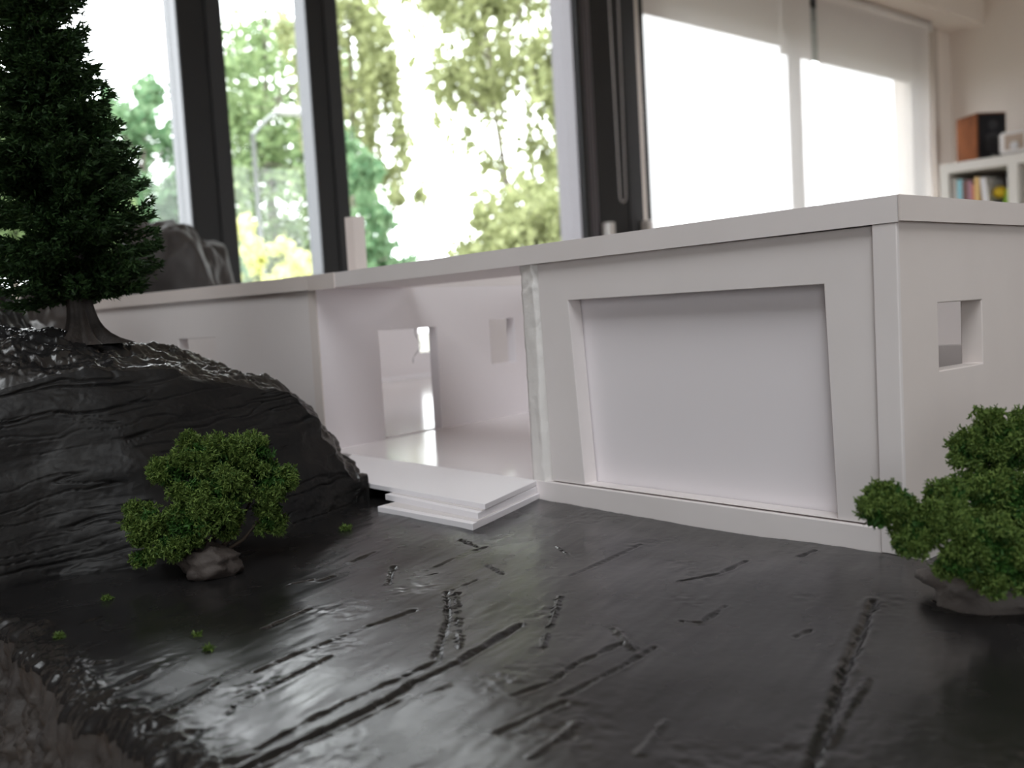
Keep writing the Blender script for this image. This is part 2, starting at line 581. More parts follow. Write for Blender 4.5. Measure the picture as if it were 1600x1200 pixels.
def outdoor_tree(name, label, cat, az, dist, zb, trunk_h, clumps, n, size, m, strands=0, r0=0.12, group=None, lean=0.0):
    """clumps: (daz, dd, z, rh, rv) about the trunk foot; z above the lawn"""
    foot = np.array([C[0], C[1], 0]) + dist * dirxy(az)
    foot[2] = zb
    t = thing(name, label, cat, tuple(foot), group)
    side = dirxy(az - 90)
    fwd = dirxy(az)
    pts, rad = [], []
    for k in range(9):
        q = k / 8
        pts.append(foot + np.array([0, 0, trunk_h * q]) + side * (lean * q + 0.12 * math.sin(5 * q + az)) + fwd * 0.1 * math.sin(4 * q))
        rad.append(r0 * (1 - 0.8 * q))
    mb = MB().tube(pts, rad, 8)
    for k in range(10):
        q = 0.3 + 0.065 * k
        p = np.array(pts[min(int(q * 8), 8)])
        a = random.uniform(0, 6.28)
        l = trunk_h * 0.22 * random.uniform(0.6, 1.2)
        d = side * math.cos(a) + fwd * math.sin(a)
        mb.tube([p, p + d * l * 0.5 + np.array([0, 0, l * 0.5]), p + d * l + np.array([0, 0, l * 0.55])], [r0 * 0.35, r0 * 0.2, 0.01], 5)
    mb.build('trunk', M['bark'], t, smooth=True)
    Ps = []
    tot = sum(c[3] * c[3] * c[4] for c in clumps)
    for (ds, df, z, rh, rv) in clumps:
        k = int(n * rh * rh * rv / tot) + 20
        sub = max(4, k // 60)
        cc = rng.normal(size=(sub, 3)); cc /= np.linalg.norm(cc, axis=1)[:, None]
        cc *= rng.uniform(0.25, 1.0, (sub, 1)) ** 0.5
        w_ = rng.integers(0, sub, k)
        q = cc[w_] + rng.normal(size=(k, 3)) * 0.13
        base = foot + side * ds + fwd * df + np.array([0, 0, z])
        Ps.append(base + q[:, :1] * rh * side + q[:, 1:2] * rh * fwd + q[:, 2:] * rv * np.array([0, 0, 1]))
        for s in range(int(strands * rh * rh * rv / tot)):
            c0 = rng.normal(size=3); c0 /= np.linalg.norm(c0)
            c0[2] = abs(c0[2]) * 0.6
            L = rng.uniform(0.5, 1.3) * rv
            m_ = int(L / 0.035)
            zz = -np.linspace(0, L, m_)
            st = base + c0[0] * rh * side + c0[1] * rh * fwd + c0[2] * rv * np.array([0, 0, 1])
            Ps.append(st + np.stack([rng.normal(0, 0.035, m_), rng.normal(0, 0.035, m_), zz], 1))
    V, Fq = leaves(np.concatenate(Ps), size)
    o = np_mesh('crown', V, Fq, m, t, smooth=False)
    o['kind'] = 'stuff'
    return t


ZL = -1.3
outdoor_tree('leafy_tree', 'green leafy tree outside, low behind the dark conifer', 'tree', 166.0, 14, ZL, 4.6,
             [(0.0, 0, 3.6, 1.0, 1.2), (-0.3, 0.4, 4.6, 0.7, 0.8), (0.5, 0.3, 2.6, 1.0, 1.0)], 6000, 0.085, M['leaf_green'], r0=0.10)
outdoor_tree('leafy_tree', 'blue-green leafy tree outside just left of the first dark mullion', 'tree', 159.6, 18, ZL, 5.6,
             [(0.0, 0, 4.3, 1.2, 1.2), (0.5, 0.3, 5.2, 0.7, 0.9), (-0.5, 0.2, 3.0, 1.2, 1.1), (0.4, 0, 2.6, 1.2, 1.0), (-0.8, 0, 5.0, 0.45, 0.7)], 11000, 0.09, M['leaf_cool'], r0=0.10)
outdoor_tree('tall_tree', 'tall dense green tree outside behind the street lamp', 'tree', 152.6, 27, ZL, 9.5,
             [(0, 0, 4.4, 2.7, 2.4), (0.3, 0, 7.6, 2.2, 2.0), (-1.0, 0.5, 6.2, 1.5, 1.6), (0.9, 0, 2.5, 2.0, 1.5)], 15000, 0.13, M['leaf_green'], r0=0.2)
outdoor_tree('birch_tree', 'loose hanging birch outside beside the second dark mullion', 'tree', 148.0, 20, ZL, 9.5,
             [(0.0, 0, 6.7, 1.0, 1.8), (0.6, 0.2, 5.3, 0.66, 1.3), (-0.4, 0.1, 7.6, 0.9, 0.6), (1.0, 0, 4.1, 0.5, 0.6)], 3300, 0.10, M['leaf_birch'], strands=60, r0=0.05)
outdoor_tree('leafy_shrub', 'cool green shrub outside at the foot of the hanging birch', 'shrub', 148.3, 12, ZL, 2.8,
             [(0, 0, 3.5, 0.32, 0.5), (0.05, 0, 2.7, 0.45, 0.7), (0.2, 0, 1.9, 0.55, 0.5)], 2300, 0.07, M['leaf_cool'], r0=0.04)
outdoor_tree('birch_tree', 'large weeping birch outside with a dark bent trunk in the widest pane', 'tree', 138.9, 14.5, ZL, 6.8,
             [(0.1, 0, 5.2, 1.2, 1.0), (-0.7, 0.2, 5.9, 0.75, 0.7), (0.85, 0.2, 4.3, 0.6, 1.3), (-0.45, -0.2, 4.4, 0.45, 0.9), (0.1, 0, 6.6, 1.6, 0.8), (0.35, 0.2, 3.4, 1.0, 0.7)],
             5600, 0.08, M['leaf_birch'], strands=130, r0=0.075, lean=-0.15)
outdoor_tree('hedge_shrub', 'rounded pale green shrub mass outside below the weeping birch', 'shrub', 138.8, 11, ZL, 1.6,
             [(0.1, 0, 2.0, 0.80, 0.75), (0.6, 0, 2.3, 0.5, 0.7), (-0.35, 0, 1.8, 0.45, 0.75)], 7500, 0.06, M['leaf_birch'], strands=40, r0=0.05)
outdoor_tree('yellow_shrub', 'bright yellow-green shrub outside below the street lamp', 'shrub', 153.0, 9.0, ZL, 1.3,
             [(-0.18, 0, 2.05, 0.33, 0.40), (0.30, 0, 1.75, 0.36, 0.32), (-0.2, 0, 1.4, 0.6, 0.5)], 3600, 0.05, M['leaf_yellow'], r0=0.04)
# street lamp
lp = np.array([C[0], C[1], 0]) + 17.5 * dirxy(153.6)
sl = thing('street_lamp', 'slender grey street lamp with curved arm outside among the trees', 'street lamp', (lp[0], lp[1], ZL))
M['lamp_grey'] = mat('lamp_grey', (0.25, 0.26, 0.26), 0.5)
sd = dirxy(153.6 - 90)
MB().tube([(lp[0], lp[1], ZL), (lp[0], lp[1], 1.3), (lp[0], lp[1], 3.46)], [0.07, 0.055, 0.045], 10).build('pole', M['lamp_grey'], sl, smooth=True)
arm = [np.array([lp[0], lp[1], 3.46]) + sd * (0.54 * q) + np.array([0, 0, 0.39 * math.sin(q * 1.5)]) for q in np.linspace(0, 1, 7)]
arm_o = MB().tube(arm, 0.035, 8).build('arm', M['lamp_grey'], sl, smooth=True)
a0 = arm[-1]
MB().tube([a0 - sd * 0.1, a0 + sd * 0.08, a0 + sd * 0.28, a0 + sd * 0.42], [0.04, 0.085, 0.08, 0.03], 10).build('lamp_head', mat('lamp_head_white', (0.5, 0.5, 0.5), 0.4), arm_o, smooth=True)

# ------------------------------------------------------------------ roller blinds
BX = WX + 0.055


def roller_blind(label, y0, y1, zb, xo=0.0, chain=None, group='roller blinds on the window wall'):
    t = thing('roller_blind', label, 'blind', (BX + xo, (y0 + y1) / 2, 1.33), group)
    x = BX + xo
    mb = MB()
    mb.v = [(x, y0, zb), (x, y1, zb), (x, y1, 1.335), (x, y0, 1.335)]
    mb.f = [(0, 1, 2, 3)]
    mb.build('fabric', M['blind'], t)
    tub = MB().tube([(x - 0.012, y0 - 0.005, 1.325), (x - 0.012, y1 + 0.005, 1.325)], 0.018, 14).build('tube', M['white_plastic'], t, smooth=True)
    MB().tube([(x, y0, zb), (x, y1, zb)], 0.007, 8).build('bottom_bar', M['white_plastic'], t, smooth=True)
    for yy in (y0 - 0.012, y1 + 0.006):
        MB().box(x - 0.035, x + 0.015, yy, yy + 0.006, 1.295, 1.345).build('bracket', M['white_plastic'], tub, bevel=0.002)
    if chain:
        ya, zc = chain
        mb = MB()
        path = []
        zt, hw = 1.32, 0.024
        for z in np.arange(zt, zc + hw, -0.0062):
            q = (z - zc) / (zt - zc)
            path.append((ya - hw * (0.62 + 0.38 * q), z))
        for k in range(1, 9):
            a_ = math.pi * k / 9
            path.append((ya - hw * 0.62 * math.cos(a_), zc + hw - hw * 0.62 * math.sin(a_) * 1.2))
        for z in np.arange(zc + hw, zt, 0.0062):
            q = (z - zc) / (zt - zc)
            path.append((ya + hw * (0.62 + 0.38 * q), z))
        r = 0.0042
        for (yy, z) in path:
            i = len(mb.v)
            mb.v += [(x + r, yy, z), (x - r, yy, z), (x, yy + r, z), (x, yy - r, z), (x, yy, z + r * 0.8), (x, yy, z - r * 0.8)]
            for (a, b, c) in ((0, 2, 4), (2, 1, 4), (1, 3, 4), (3, 0, 4), (2, 0, 5), (1, 2, 5), (3, 1, 5), (0, 3, 5)):
                mb.f.append((i + a, i + b, i + c))
        mb.tube([(x, p[0], p[1]) for p in path], 0.0016, 5)
        mb.build('bead_chain', M['chain'], t, smooth=True)
    return t


roller_blind('white roller blind pulled down, nearest the dark window frame', 2.262, 3.285, -0.30)
roller_blind('white roller blind pulled down, nearest the room corner', 3.332, 4.290, -0.30)
roller_blind('rolled-up blind above the big window with hanging bead chain loop', 0.30, 2.07, 1.28, chain=(2.122, 0.425))
for (y, z, lab) in ((2.07, 0.335, 'small white chain clip on the grooved window track'), (2.262, 0.345, 'small white chain clip at the edge of the first blind')):
    o = MB().box(WX + 0.014, WX + 0.05, y - 0.014, y + 0.014, z - 0.06, z + 0.03).build('chain_clip', M['white_plastic'], bevel=0.004)
    tag(o, lab, 'clip', 'chain clips')

# ------------------------------------------------------------------ shelf and what stands on it
SX0, SZT, SF = -1.979, 0.661, 4.229
sh = thing('cube_shelf', 'tall white open cube shelf against the back wall', 'shelf', (-1.4, 4.42, ZF))
cw, ch = 0.262, 0.332
ncol, nrow = 4, 4
sw = 0.04 * 2 + ncol * cw + (ncol - 1) * 0.045
MB().box(SX0, SX0 + sw, SF, SY - 0.004, SZT - 0.045, SZT).build('top_panel', M['shelf_white'], sh, bevel=0.002)
MB().box(SX0, SX0 + sw, SF, SY - 0.004, ZF, ZF + 0.045).build('bottom_panel', M['shelf_white'], sh, bevel=0.002)
for x in (SX0, SX0 + sw - 0.04):
    MB().box(x, x + 0.04, SF, SY - 0.004, ZF + 0.045, SZT - 0.045).build('side_panel', M['shelf_white'], sh, bevel=0.002)
for k in range(1, ncol):
    x = SX0 + 0.04 + k * cw + (k - 1) * 0.045
    MB().box(x, x + 0.045, SF, SY - 0.004, ZF + 0.045, SZT - 0.045).build('upright', M['shelf_white'], sh, bevel=0.002)
for k in range(1, nrow):
    z = SZT - 0.045 - k * (ch + 0.015)
    MB().box(SX0 + 0.04, SX0 + sw - 0.04, SF + 0.001, SY - 0.004, z, z + 0.015).build('shelf_board', M['shelf_white'], sh)
MB().box(SX0 + 0.04, SX0 + sw - 0.04, SY - 0.0038, SY - 0.001, ZF + 0.045, SZT - 0.045).build('back_panel', mat('shelf_back', (0.42, 0.41, 0.38), 0.8), sh)
CZ = SZT - 0.045 - (ch + 0.015) + 0.015
M['pages'] = mat('book_pages', (0.75, 0.72, 0.65), 0.8)
BOOKS = [(0.022, 0.305, (0.75, 0.74, 0.72), 0, 'thick white-spined book at the left end of the shelf row', 'white'),
         (0.024, 0.30, (0.30, 0.62, 0.72), 0, 'light blue-spined book on the shelf', 'blue'),
         (0.024, 0.295, (0.16, 0.07, 0.06), 0, 'dark brown book beside the light blue one on the shelf', 'brown'),
         (0.014, 0.29, (0.42, 0.22, 0.30), 0, 'slim plum-coloured book on the shelf', 'plum'),
         (0.012, 0.27, (0.60, 0.20, 0.14), 0, 'slim red book on the shelf', 'red'),
         (0.022, 0.30, (0.72, 0.48, 0.18), 0, 'orange-yellow book on the shelf', 'orange'),
         (0.026, 0.295, (0.72, 0.71, 0.74), 9, 'pale book leaning against the orange-yellow book on the shelf', 'pale')]
x = SX0 + 0.042
for (th, hh, c, tilt, lab, nm) in BOOKS:
    t = thing('book', lab, 'book', (x, SF + 0.03, CZ), 'books in the top left shelf cell')
    m_ = mat(nm + '_cover', c, 0.5)
    y0, y1 = SF + 0.03, SF + 0.23
    if tilt:
        x += 0.02
        t.location.x = x
        ORIG[t.name] = Matrix.Translation(t.location)
    cov = MB().box(x, x + th, y0, y0 + 0.003, CZ, CZ + hh)
    cov.box(x, x + 0.0025, y0 + 0.003, y1, CZ, CZ + hh).box(x + th - 0.0025, x + th, y0 + 0.003, y1, CZ, CZ + hh)
    cov.build('cover', m_, t)
    MB().box(x + 0.0026, x + th - 0.0026, y0 + 0.0035, y1 - 0.004, CZ + 0.004, CZ + hh - 0.004).build('pages', M['pages'], t)
    if tilt:
        t.rotation_euler = (0, -math.radians(6), 0)
        t.location.x += 0.012
        t.location.z += 0.0005
    x += th + 0.0012


def ico(center, radii, sub=3, amp=0.0, freq=1.0, seed=0.0, rot=0.0):
    import bmesh
    bm = bmesh.new()
    bmesh.ops.create_icosphere(bm, subdivisions=sub, radius=1.0)
    V = np.array([v.co[:] for v in bm.verts])
    Fq = np.array([[v.index for v in f.verts] for f in bm.faces])
    bm.free()
    d = 1 + amp * fbm(V[:, 0] * freq + seed, V[:, 1] * freq - seed, V[:, 2] * freq, 4) if amp else 1.0
    V = V * (np.asarray(d).reshape(-1, 1) if amp else 1.0) * np.array(radii)
    if rot:
        c_, s_ = math.cos(rot), math.sin(rot)
        V = np.stack([V[:, 0] * c_ - V[:, 1] * s_, V[:, 0] * s_ + V[:, 1] * c_, V[:, 2]], 1)
    return V + np.array(center), Fq


toy = thing('soft_toy', 'small yellow and green toy sitting beside the books on the shelf', 'toy', (-1.722, SF + 0.1, CZ))
V, Fq = ico((-1.712, SF + 0.10, CZ + 0.11), (0.035, 0.035, 0.11), 3)
np_mesh('body', V, Fq, mat('toy_green', (0.22, 0.42, 0.03), 0.7), toy)
V, Fq = ico((-1.748, SF + 0.09, CZ + 0.225), (0.030, 0.030, 0.028), 3)
np_mesh('head', V, Fq, mat('toy_yellow', (0.65, 0.45, 0.02), 0.7), toy)
V, Fq = ico((-1.703, SF + 0.09, CZ + 0.20), (0.020, 0.020, 0.05), 2)
np_mesh('arm', V, Fq, mat('toy_lime', (0.38, 0.55, 0.05), 0.7), toy)
V, Fq = ico((-1.762, SF + 0.08, CZ + 0.06), (0.018, 0.022, 0.06), 2)
np_mesh('foot', V, Fq, mat('toy_red', (0.45, 0.10, 0.10), 0.7), toy)

# speaker, turned towards the room
sp = thing('bookshelf_speaker', 'small wooden bookshelf speaker with black grille on top of the white shelf', 'speaker', (-1.84, 4.36, SZT))
sp.rotation_euler = (0, 0, math.radians(56))
ORIG.pop('bookshelf_speaker', None)
M['cherry'] = mat('cherry_veneer', (0.24, 0.08, 0.03), 0.75, spec=0.15, var=(8, (0.14, 0.045, 0.018), 0.35, 0.65))
M['black_cloth'] = mat('black_grille_cloth', (0.008, 0.008, 0.011), 0.85)
MB().box(-0.072, 0.072, -0.075, 0.085, 0.0, 0.212).build('cabinet', M['cherry'], sp, bevel=0.002)
gri = MB().box(-0.066, 0.066, -0.083, -0.0752, 0.008, 0.204).build('grille', M['black_cloth'], sp, bevel=0.003)
for (z, r) in ((0.075, 0.046), (0.155, 0.022)):
    mb = MB()
    mb.tube([(0, -0.0835, z), (0, -0.0855, z)], r, 24)
    mb.build('driver_cover', mat('driver_black', (0.015, 0.015, 0.02), 0.6), gri, smooth=False)
MB().box(-0.012, 0.012, -0.0845, -0.0832, 0.014, 0.020).build('badge', mat('badge_grey', (0.35, 0.35, 0.35), 0.3, metal=0.8), gri)

# white retro radio
rd = thing('table_radio', 'small white retro radio with beige dial panel at the right edge of shelf top', 'radio', (-1.62, 4.28, SZT))
rx0, rx1, ry0, ry1 = -1.708, -1.50, 4.235, 4.33
MB().box(rx0, rx1, ry0, ry1, SZT + 0.004, SZT + 0.10).build('body', M['white_plastic'], rd, bevel=0.008)
dpn = MB().box(rx0 + 0.02, rx0 + 0.10, ry0 - 0.002, ry0 + 0.002, SZT + 0.02, SZT + 0.085).build('dial_panel', mat('beige_panel', (0.42, 0.33, 0.27), 0.6), rd)
MB().tube([(rx0 + 0.062, ry0 - 0.012, SZT + 0.035), (rx0 + 0.062, ry0 - 0.001, SZT + 0.035)], 0.017, 20).build('tuning_knob', mat('knob_grey', (0.6, 0.6, 0.62), 0.3), dpn)
for k in range(6):
    z = SZT + 0.018 + 0.0135 * k
    MB().tube([(rx0 - 0.006, ry0 + 0.01, z), (rx0 - 0.006, ry1 - 0.01, z)], 0.0048, 8).build('side_rib', M['white_plastic'], rd, smooth=True)
for xx in (rx0 + 0.02, rx1 - 0.03):
    MB().box(xx, xx + 0.012, ry0 + 0.02, ry1 - 0.02, SZT, SZT + 0.005).build('foot', M['white_plastic'], rd)

# ------------------------------------------------------------------ table below the model
ZB = -0.085
tb = thing('work_table', 'large plain oak work table carrying the black model landscape', 'table', (-0.45, 0.2, ZF))
M['oak'] = mat('oak_table', (0.30, 0.20, 0.12), 0.5, var=(5, (0.22, 0.14, 0.08), 0.35, 0.7))
MB().box(-1.35, 0.45, -0.40, 0.95, ZB - 0.035, ZB).build('table_top', M['oak'], tb, bevel=0.003)
for xx in (-1.3, 0.33):
    for yy in (-0.35, 0.83):
        MB().box(xx, xx + 0.07, yy, yy + 0.07, ZF, ZB - 0.035).build('leg', M['oak'], tb, bevel=0.003)

# ------------------------------------------------------------------ the sculpted black base
base = thing('rock_landscape', 'black painted plaster rock base carrying the white model house', 'landscape', (-0.3, 0.1, ZB))
GROOVES = [
    ([(400, 1053), (462, 1025), (581, 975), (647, 950)], 1.1, 0.9), ([(356, 1120), (369, 1102), (422, 1077), (459, 1058), (516, 1028)], 0.8, 0.9),
    ([(330, 1225), (400, 1194), (503, 1147), (594, 1103), (650, 1069), (712, 1037), (812, 970)], 1.5, 1.5), ([(400, 1175), (447, 1150), (541, 1100), (650, 1050), (681, 1034)], 1.0, 0.9),
    ([(697, 919), (700, 959), (681, 1031)], 1.1, 1.0), ([(706, 916), (744, 900)], 0.9, 0.7), ([(875, 925), (847, 1009)], 0.8, -0.7), ([(712, 920), (716, 960), (718, 1010)], 0.7, -0.7),
    ([(803, 1090), (862, 1068), (900, 1037), (970, 1000)], 1.0, 0.8), ([(150, 1096), (225, 1058)], 0.9, 1.1), ([(220, 1140), (250, 1127), (303, 1095), (340, 1070)], 1.1, 1.3),
    ([(175, 1124), (250, 1089), (356, 1052)], 0.8, 0.5), ([(119, 974), (162, 958)], 0.9, 0.8), ([(256, 1167), (281, 1152)], 0.9, 0.8), ([(415, 983), (481, 952)], 0.9, 0.9),
    ([(880, 1090), (970, 1039), (1022, 1004)], 1.0, 0.8), ([(1255, 1230), (1271, 1190), (1320, 1039), (1365, 937)], 2.0, 1.8), ([(1288, 1165), (1355, 1053)], 1.2, -0.9),
    ([(1064, 902), (1124, 892), (1166, 874)], 1.1, 0.8), ([(1064, 962), (1096, 965), (1131, 941)], 1.0, 0.8), ([(1243, 986), (1267, 976)], 1.0, 0.7), ([(615, 880), (605, 910)], 1.0, 0.9),
    ([(720, 840), (745, 850)], 0.9, -0.8), ([(760, 875), (785, 890)], 0.9, -0.7), ([(870, 850), (895, 865)], 0.8, -0.6), ([(550, 875), (585, 862)], 1.0, 0.9), ([(455, 910), (490, 903)], 1.0, 0.8),
    ([(890, 895), (1000, 845)], 0.9, 0.5), ([(960, 975), (990, 1010)], 1.2, -0.7), ([(500, 905), (520, 897)], 1.1, 1.0), ([(680, 880), (720, 862), (760, 850)], 0.8, 0.5),
    ([(520, 1150), (620, 1100), (700, 1075)], 0.8, -0.4), ([(780, 1150), (880, 1100)], 1.4, 0.7), ([(830, 1190), (905, 1130)], 1.2, -0.6), ([(1000, 1180), (1040, 1120)], 1.3, -0.5),
    ([(1250, 870), (1275, 860)], 1.0, 1.0), ([(640, 900), (680, 890)], 0.9, 0.7)]
GSEG = []
for pl, w_, d_ in GROOVES:
    P = [on(a, b, 2, 0.0)[:2] for a, b in pl]
    for a, b in zip(P[:-1], P[1:]):
        GSEG.append((a, b, w_ * 0.00048, d_ * 0.00062))


def ground_h(x, y):
    x, y = np.asarray(x, float), np.asarray(y, float)
    h = 0.0016 * fbm(x * 11, y * 11, 0.3, 2)
    # brush strokes dragged roughly along y with a slight fan
    a = x * 0.93 + y * 0.36
    b = -x * 0.36 + y * 0.93
    h = h + 0.00019 * fbm(a * 90, b * 13, 1.7, 3, 0.45) + 0.00004 * fbm(a * 420, b * 90, 4.2, 3)
    k = np.clip(fbm(a * 60, b * 40, 8.1, 3) - 0.35, 0, 1)
    h = h + 0.00022 * k * fbm(a * 500, b * 400, 2.2, 2)
    wob = 0.0006 * fbm(x * 220, y * 220, 5.5, 2)
    dist_seen = np.full(np.broadcast(x, y).shape, 0.0)
    for p, q, w_, d_ in GSEG:
        ex, ey = q[0] - p[0], q[1] - p[1]
        l2 = ex * ex + ey * ey
        t = np.clip(((x - p[0]) * ex + (y - p[1]) * ey) / l2, 0, 1)
        dd = np.hypot(x - p[0] - t * ex, y - p[1] - t * ey) + wob
        dist_seen = dist_seen - d_ * np.exp(-(dd / w_) ** 2) + 0.18 * d_ * np.exp(-((dd - 2.0 * w_) / (1.2 * w_)) ** 2)
    h = h + dist_seen
    # keep it low under the house
    inside = np.clip((y + 0.002) / 0.012, 0, 1)
    h = h * (1 - inside) + inside * (-0.0045)
    return h - 0.0006


EDGE = -0.213
xs = np.concatenate([np.arange(-1.25, -0.30, 0.02), np.arange(-0.30, 0.115, 0.0006), np.arange(0.115, 0.30, 0.006)])
ys = np.concatenate([np.arange(0, 0.225, 0.0006), np.arange(0.225, 1.1, 0.03)])
nx, ny = len(xs), len(ys)
edge = EDGE + 0.0030 * fbm(xs * 40, 0.0, 7.7, 3) + 0.0011 * fbm(xs * 330, 0.0, 2.2, 4, 0.65)
X = np.repeat(xs[:, None], ny, 1)
Y = edge[:, None] + ys[None, :]
Z = ground_h(X, Y)
de = ys[None, :]
Z = Z - 0.0028 * np.exp(-(de / 0.0016) ** 1.3) + 0.0013 * np.exp(-((de - 0.004) / 0.006) ** 2) * (0.4 + fbm(X * 110, Y * 110, 3.3, 4, 0.65)) + 0.0007 * np.exp(-(de / 0.006) ** 2) * fbm(X * 520, Y * 520, 6.1, 3, 0.7)
nc = 90
q = np.linspace(1, 0, nc + 1)[:-1]
zc = -0.004 - (q ** 0.9) * (0.0 - ZB - 0.004)
CXg = np.repeat(xs[:, None], nc, 1)
CZg = np.repeat(zc[None, :], nx, 0)
bulge = 0.003 * fbm(CXg * 60, CZg * 14, 9.0, 3) + 0.0022 * np.abs(fbm(CXg * 240, CZg * 60, 4.4, 4, 0.65)) - 0.0012 * fbm(CXg * 520, CZg * 330, 1.1, 3, 0.7)
CYg = edge[:, None] - bulge * np.clip(q[None, :] * 8, 0, 1) - 0.006 * q[None, :]
Xa = np.concatenate([CXg, X], 1); Ya = np.concatenate([CYg, Y], 1)
Za = np.concatenate([CZg + (Z[:, :1] + 0.004) * (1 - q[None, :]), Z], 1)
PG = np.stack([Xa, Ya, Za], -1)
np_mesh('ground_surface', PG[:, nc - 1:], grid_faces(nx, ny + 1), M['ground'], base)
np_mesh('cliff_face', PG[:, :nc], grid_faces(nx, nc), M['cliff'], base)
MB().box(-1.24, 0.29, -0.205, 0.88, ZB, -0.02).build('base_core', mat('base_core_brown', (0.08, 0.06, 0.045), 0.9), base)

# --- the outcrop in front of the left wing
NY, NT = 340, 440


def crv(pts, sm=0.0022):
    pts = np.array(sorted([tuple(p) for p in pts]))
    gx = np.linspace(-0.30, 0.0, 1200)
    gy = np.interp(gx, pts[:, 0], pts[:, 1])
    kk = np.exp(-0.5 * (np.arange(-160, 161) * 0.00025 / sm) ** 2)
    gy = np.convolve(np.pad(gy, 160, 'edge'), kk / kk.sum(), 'valid')
    return lambda s: np.interp(s, gx, gy)


rim = [on(px, py, 0, -0.226) for px, py in ((-90, 640), (0, 602), (60, 590), (150, 573), (250, 577), (330, 590), (400, 603), (440, 600), (462, 612), (490, 650), (508, 690), (528, 712), (540, 722), (547, 750), (548, 790))]
cre = [on(px, py, 0, -0.262) for px, py in ((-90, 500), (0, 508), (60, 516), (130, 525), (200, 540), (300, 557), (380, 588), (415, 600), (440, 600), (470, 618), (492, 655), (505, 690), (515, 720), (520, 790))]
frim = crv([(p[1], p[2]) for p in rim])
fcre = crv([(p[1], p[2]) for p in cre])
foot = [on(px, py, 2, -0.003) for px, py in ((0, 938), (100, 914), (280, 898), (400, 852), (500, 822), (553, 802))]
ffoot = crv([(-0.26, -0.185)] + [(p[1], p[0]) for p in foot] + [(-0.045, -0.225)], 0.009)
sv = np.linspace(-0.232, -0.046, NY)
tv = np.linspace(0, 1, NT)
S = np.repeat(sv[:, None], NT, 1)
T = np.repeat(tv[None, :], NY, 0)
fx, rz, cz = ffoot(S), np.maximum(frim(S), 0.0), np.maximum(fcre(S), 0.0)
endk = np.clip((-0.0455 - S) / 0.006, 0, 1)
# profile: 0-.5 face, .5-.68 shoulder to crest, .68-1 back slope
a1 = np.clip(T / 0.5, 0, 1); a2 = np.clip((T - 0.5) / 0.18, 0, 1); a3 = np.clip((T - 0.68) / 0.32, 0, 1)
rx, cxx = -0.226, -0.262
PX = fx + (rx - fx) * (a1 ** 1.15) + (cxx - rx) * a2 + (-0.11) * a3
PZ = -0.012 + (rz + 0.012) * (1 - (1 - a1) ** 1.08) + (cz - rz) * a2 ** 0.9 - (cz + 0.02) * a3 ** 1.6
PY = S.copy()
strat = PZ - 0.10 * (S + 0.13) * 0.6
warp_ = 0.0016 * fbm(S * 45, strat * 90, 2.0, 3)
q1 = fbm(S * 9, (strat + warp_) * 190, 5.1, 2)
q2 = fbm(S * 26 + 9, (strat + warp_) * 330, 1.4, 2)
crack = np.exp(-(q1 / 0.055) ** 2) * (0.35 + 0.65 * np.clip(fbm(S * 30, strat * 60, 7.0, 2) + 0.5, 0, 1)) + 0.6 * np.exp(-(q2 / 0.05) ** 2) * np.clip(fbm(S * 40, strat * 90, 3.0, 2) + 0.2, 0, 1)
low = fbm(PX * 30, S * 30, PZ * 30, 3)
ledge = fbm(S * 6, (strat + warp_) * 120, 8.8, 2)
disp = 0.0014 * low + 0.0008 * ledge - 0.0016 * crack + 0.00012 * fbm(PX * 500, S * 500, PZ * 500, 3)
topn = np.clip((T - 0.47) / 0.06, 0, 1)
disp_top = 0.0024 * fbm(PX * 130, S * 60, 3.0, 4, 0.6) + 0.0008 * fbm(PX * 420, S * 260, 6.0, 4, 0.6)
fall = np.clip(a1 * 12, 0, 1)
PX2 = PX + disp * (1 - topn) * fall * 0.9
PZ2 = PZ + disp * (1 - topn) * fall * 0.35 + disp_top * topn * (1 - a3 * 0.5)
knob = 0.006 * np.exp(-((S + 0.052) / 0.006) ** 2) * np.exp(-((PZ - 0.018) / 0.010) ** 2) * (1 - topn)
PX2 = PX2 + knob
PY2 = PY + 0.0016 * fbm(S * 80, PZ * 160, 8.0, 3) + 0.004 * np.exp(-((S + 0.048) / 0.005) ** 2) * fbm(PX * 120, PZ * 120, 2.0, 3)
V = np.stack([PX2, PY2, PZ2], -1)
capi = len(V.reshape(-1, 3))
kt = int(NT * 0.492)
np_mesh('rock_outcrop', V[:, :kt + 1], grid_faces(NY, kt + 1), M['rock'], base)
np_mesh('outcrop_top', V[:, kt:], grid_faces(NY, NT - kt), M['rock_gloss'], base)
# closing skirts at both ends of the outcrop
for row, nm in ((V[0], 'outcrop_end'), (V[-1], 'outcrop_end')):
    bot = row.copy(); bot[:, 2] = -0.012
    np_mesh(nm, np.stack([row, bot], 0), grid_faces(2, NT), M['rock'], base)

# --- further rocks behind
V, Fq = ico((-1.00, 0.165, 0.082), (0.090, 0.078, 0.128), 6, 0.20, 1.3, 3.3, rot=0.5)
V[:, 2] = np.maximum(V[:, 2], ZB + 0.01)
np_mesh('rock_peak', V, Fq, M['rock_brown'], base)
V, Fq = ico((-1.05, 0.09, 0.03), (0.13, 0.08, 0.12), 6, 0.22, 1.6, 9.3, rot=0.3)
V[:, 2] = np.maximum(V[:, 2], ZB + 0.01)
np_mesh('rock_shoulder', V, Fq, M['rock_brown'], base)
V, Fq = ico((-0.43, -0.152, 0.055), (0.05, 0.030, 0.058), 6, 0.22, 1.8, 1.3)
V[:, 2] = np.maximum(V[:, 2], ZB + 0.01)
np_mesh('rock_ridge', V, Fq, M['rock'], base)
V, Fq = ico((-0.47, -0.125, 0.03), (0.07, 0.025, 0.062), 5, 0.22, 1.8, 5.3)
V[:, 2] = np.maximum(V[:, 2], ZB + 0.01)
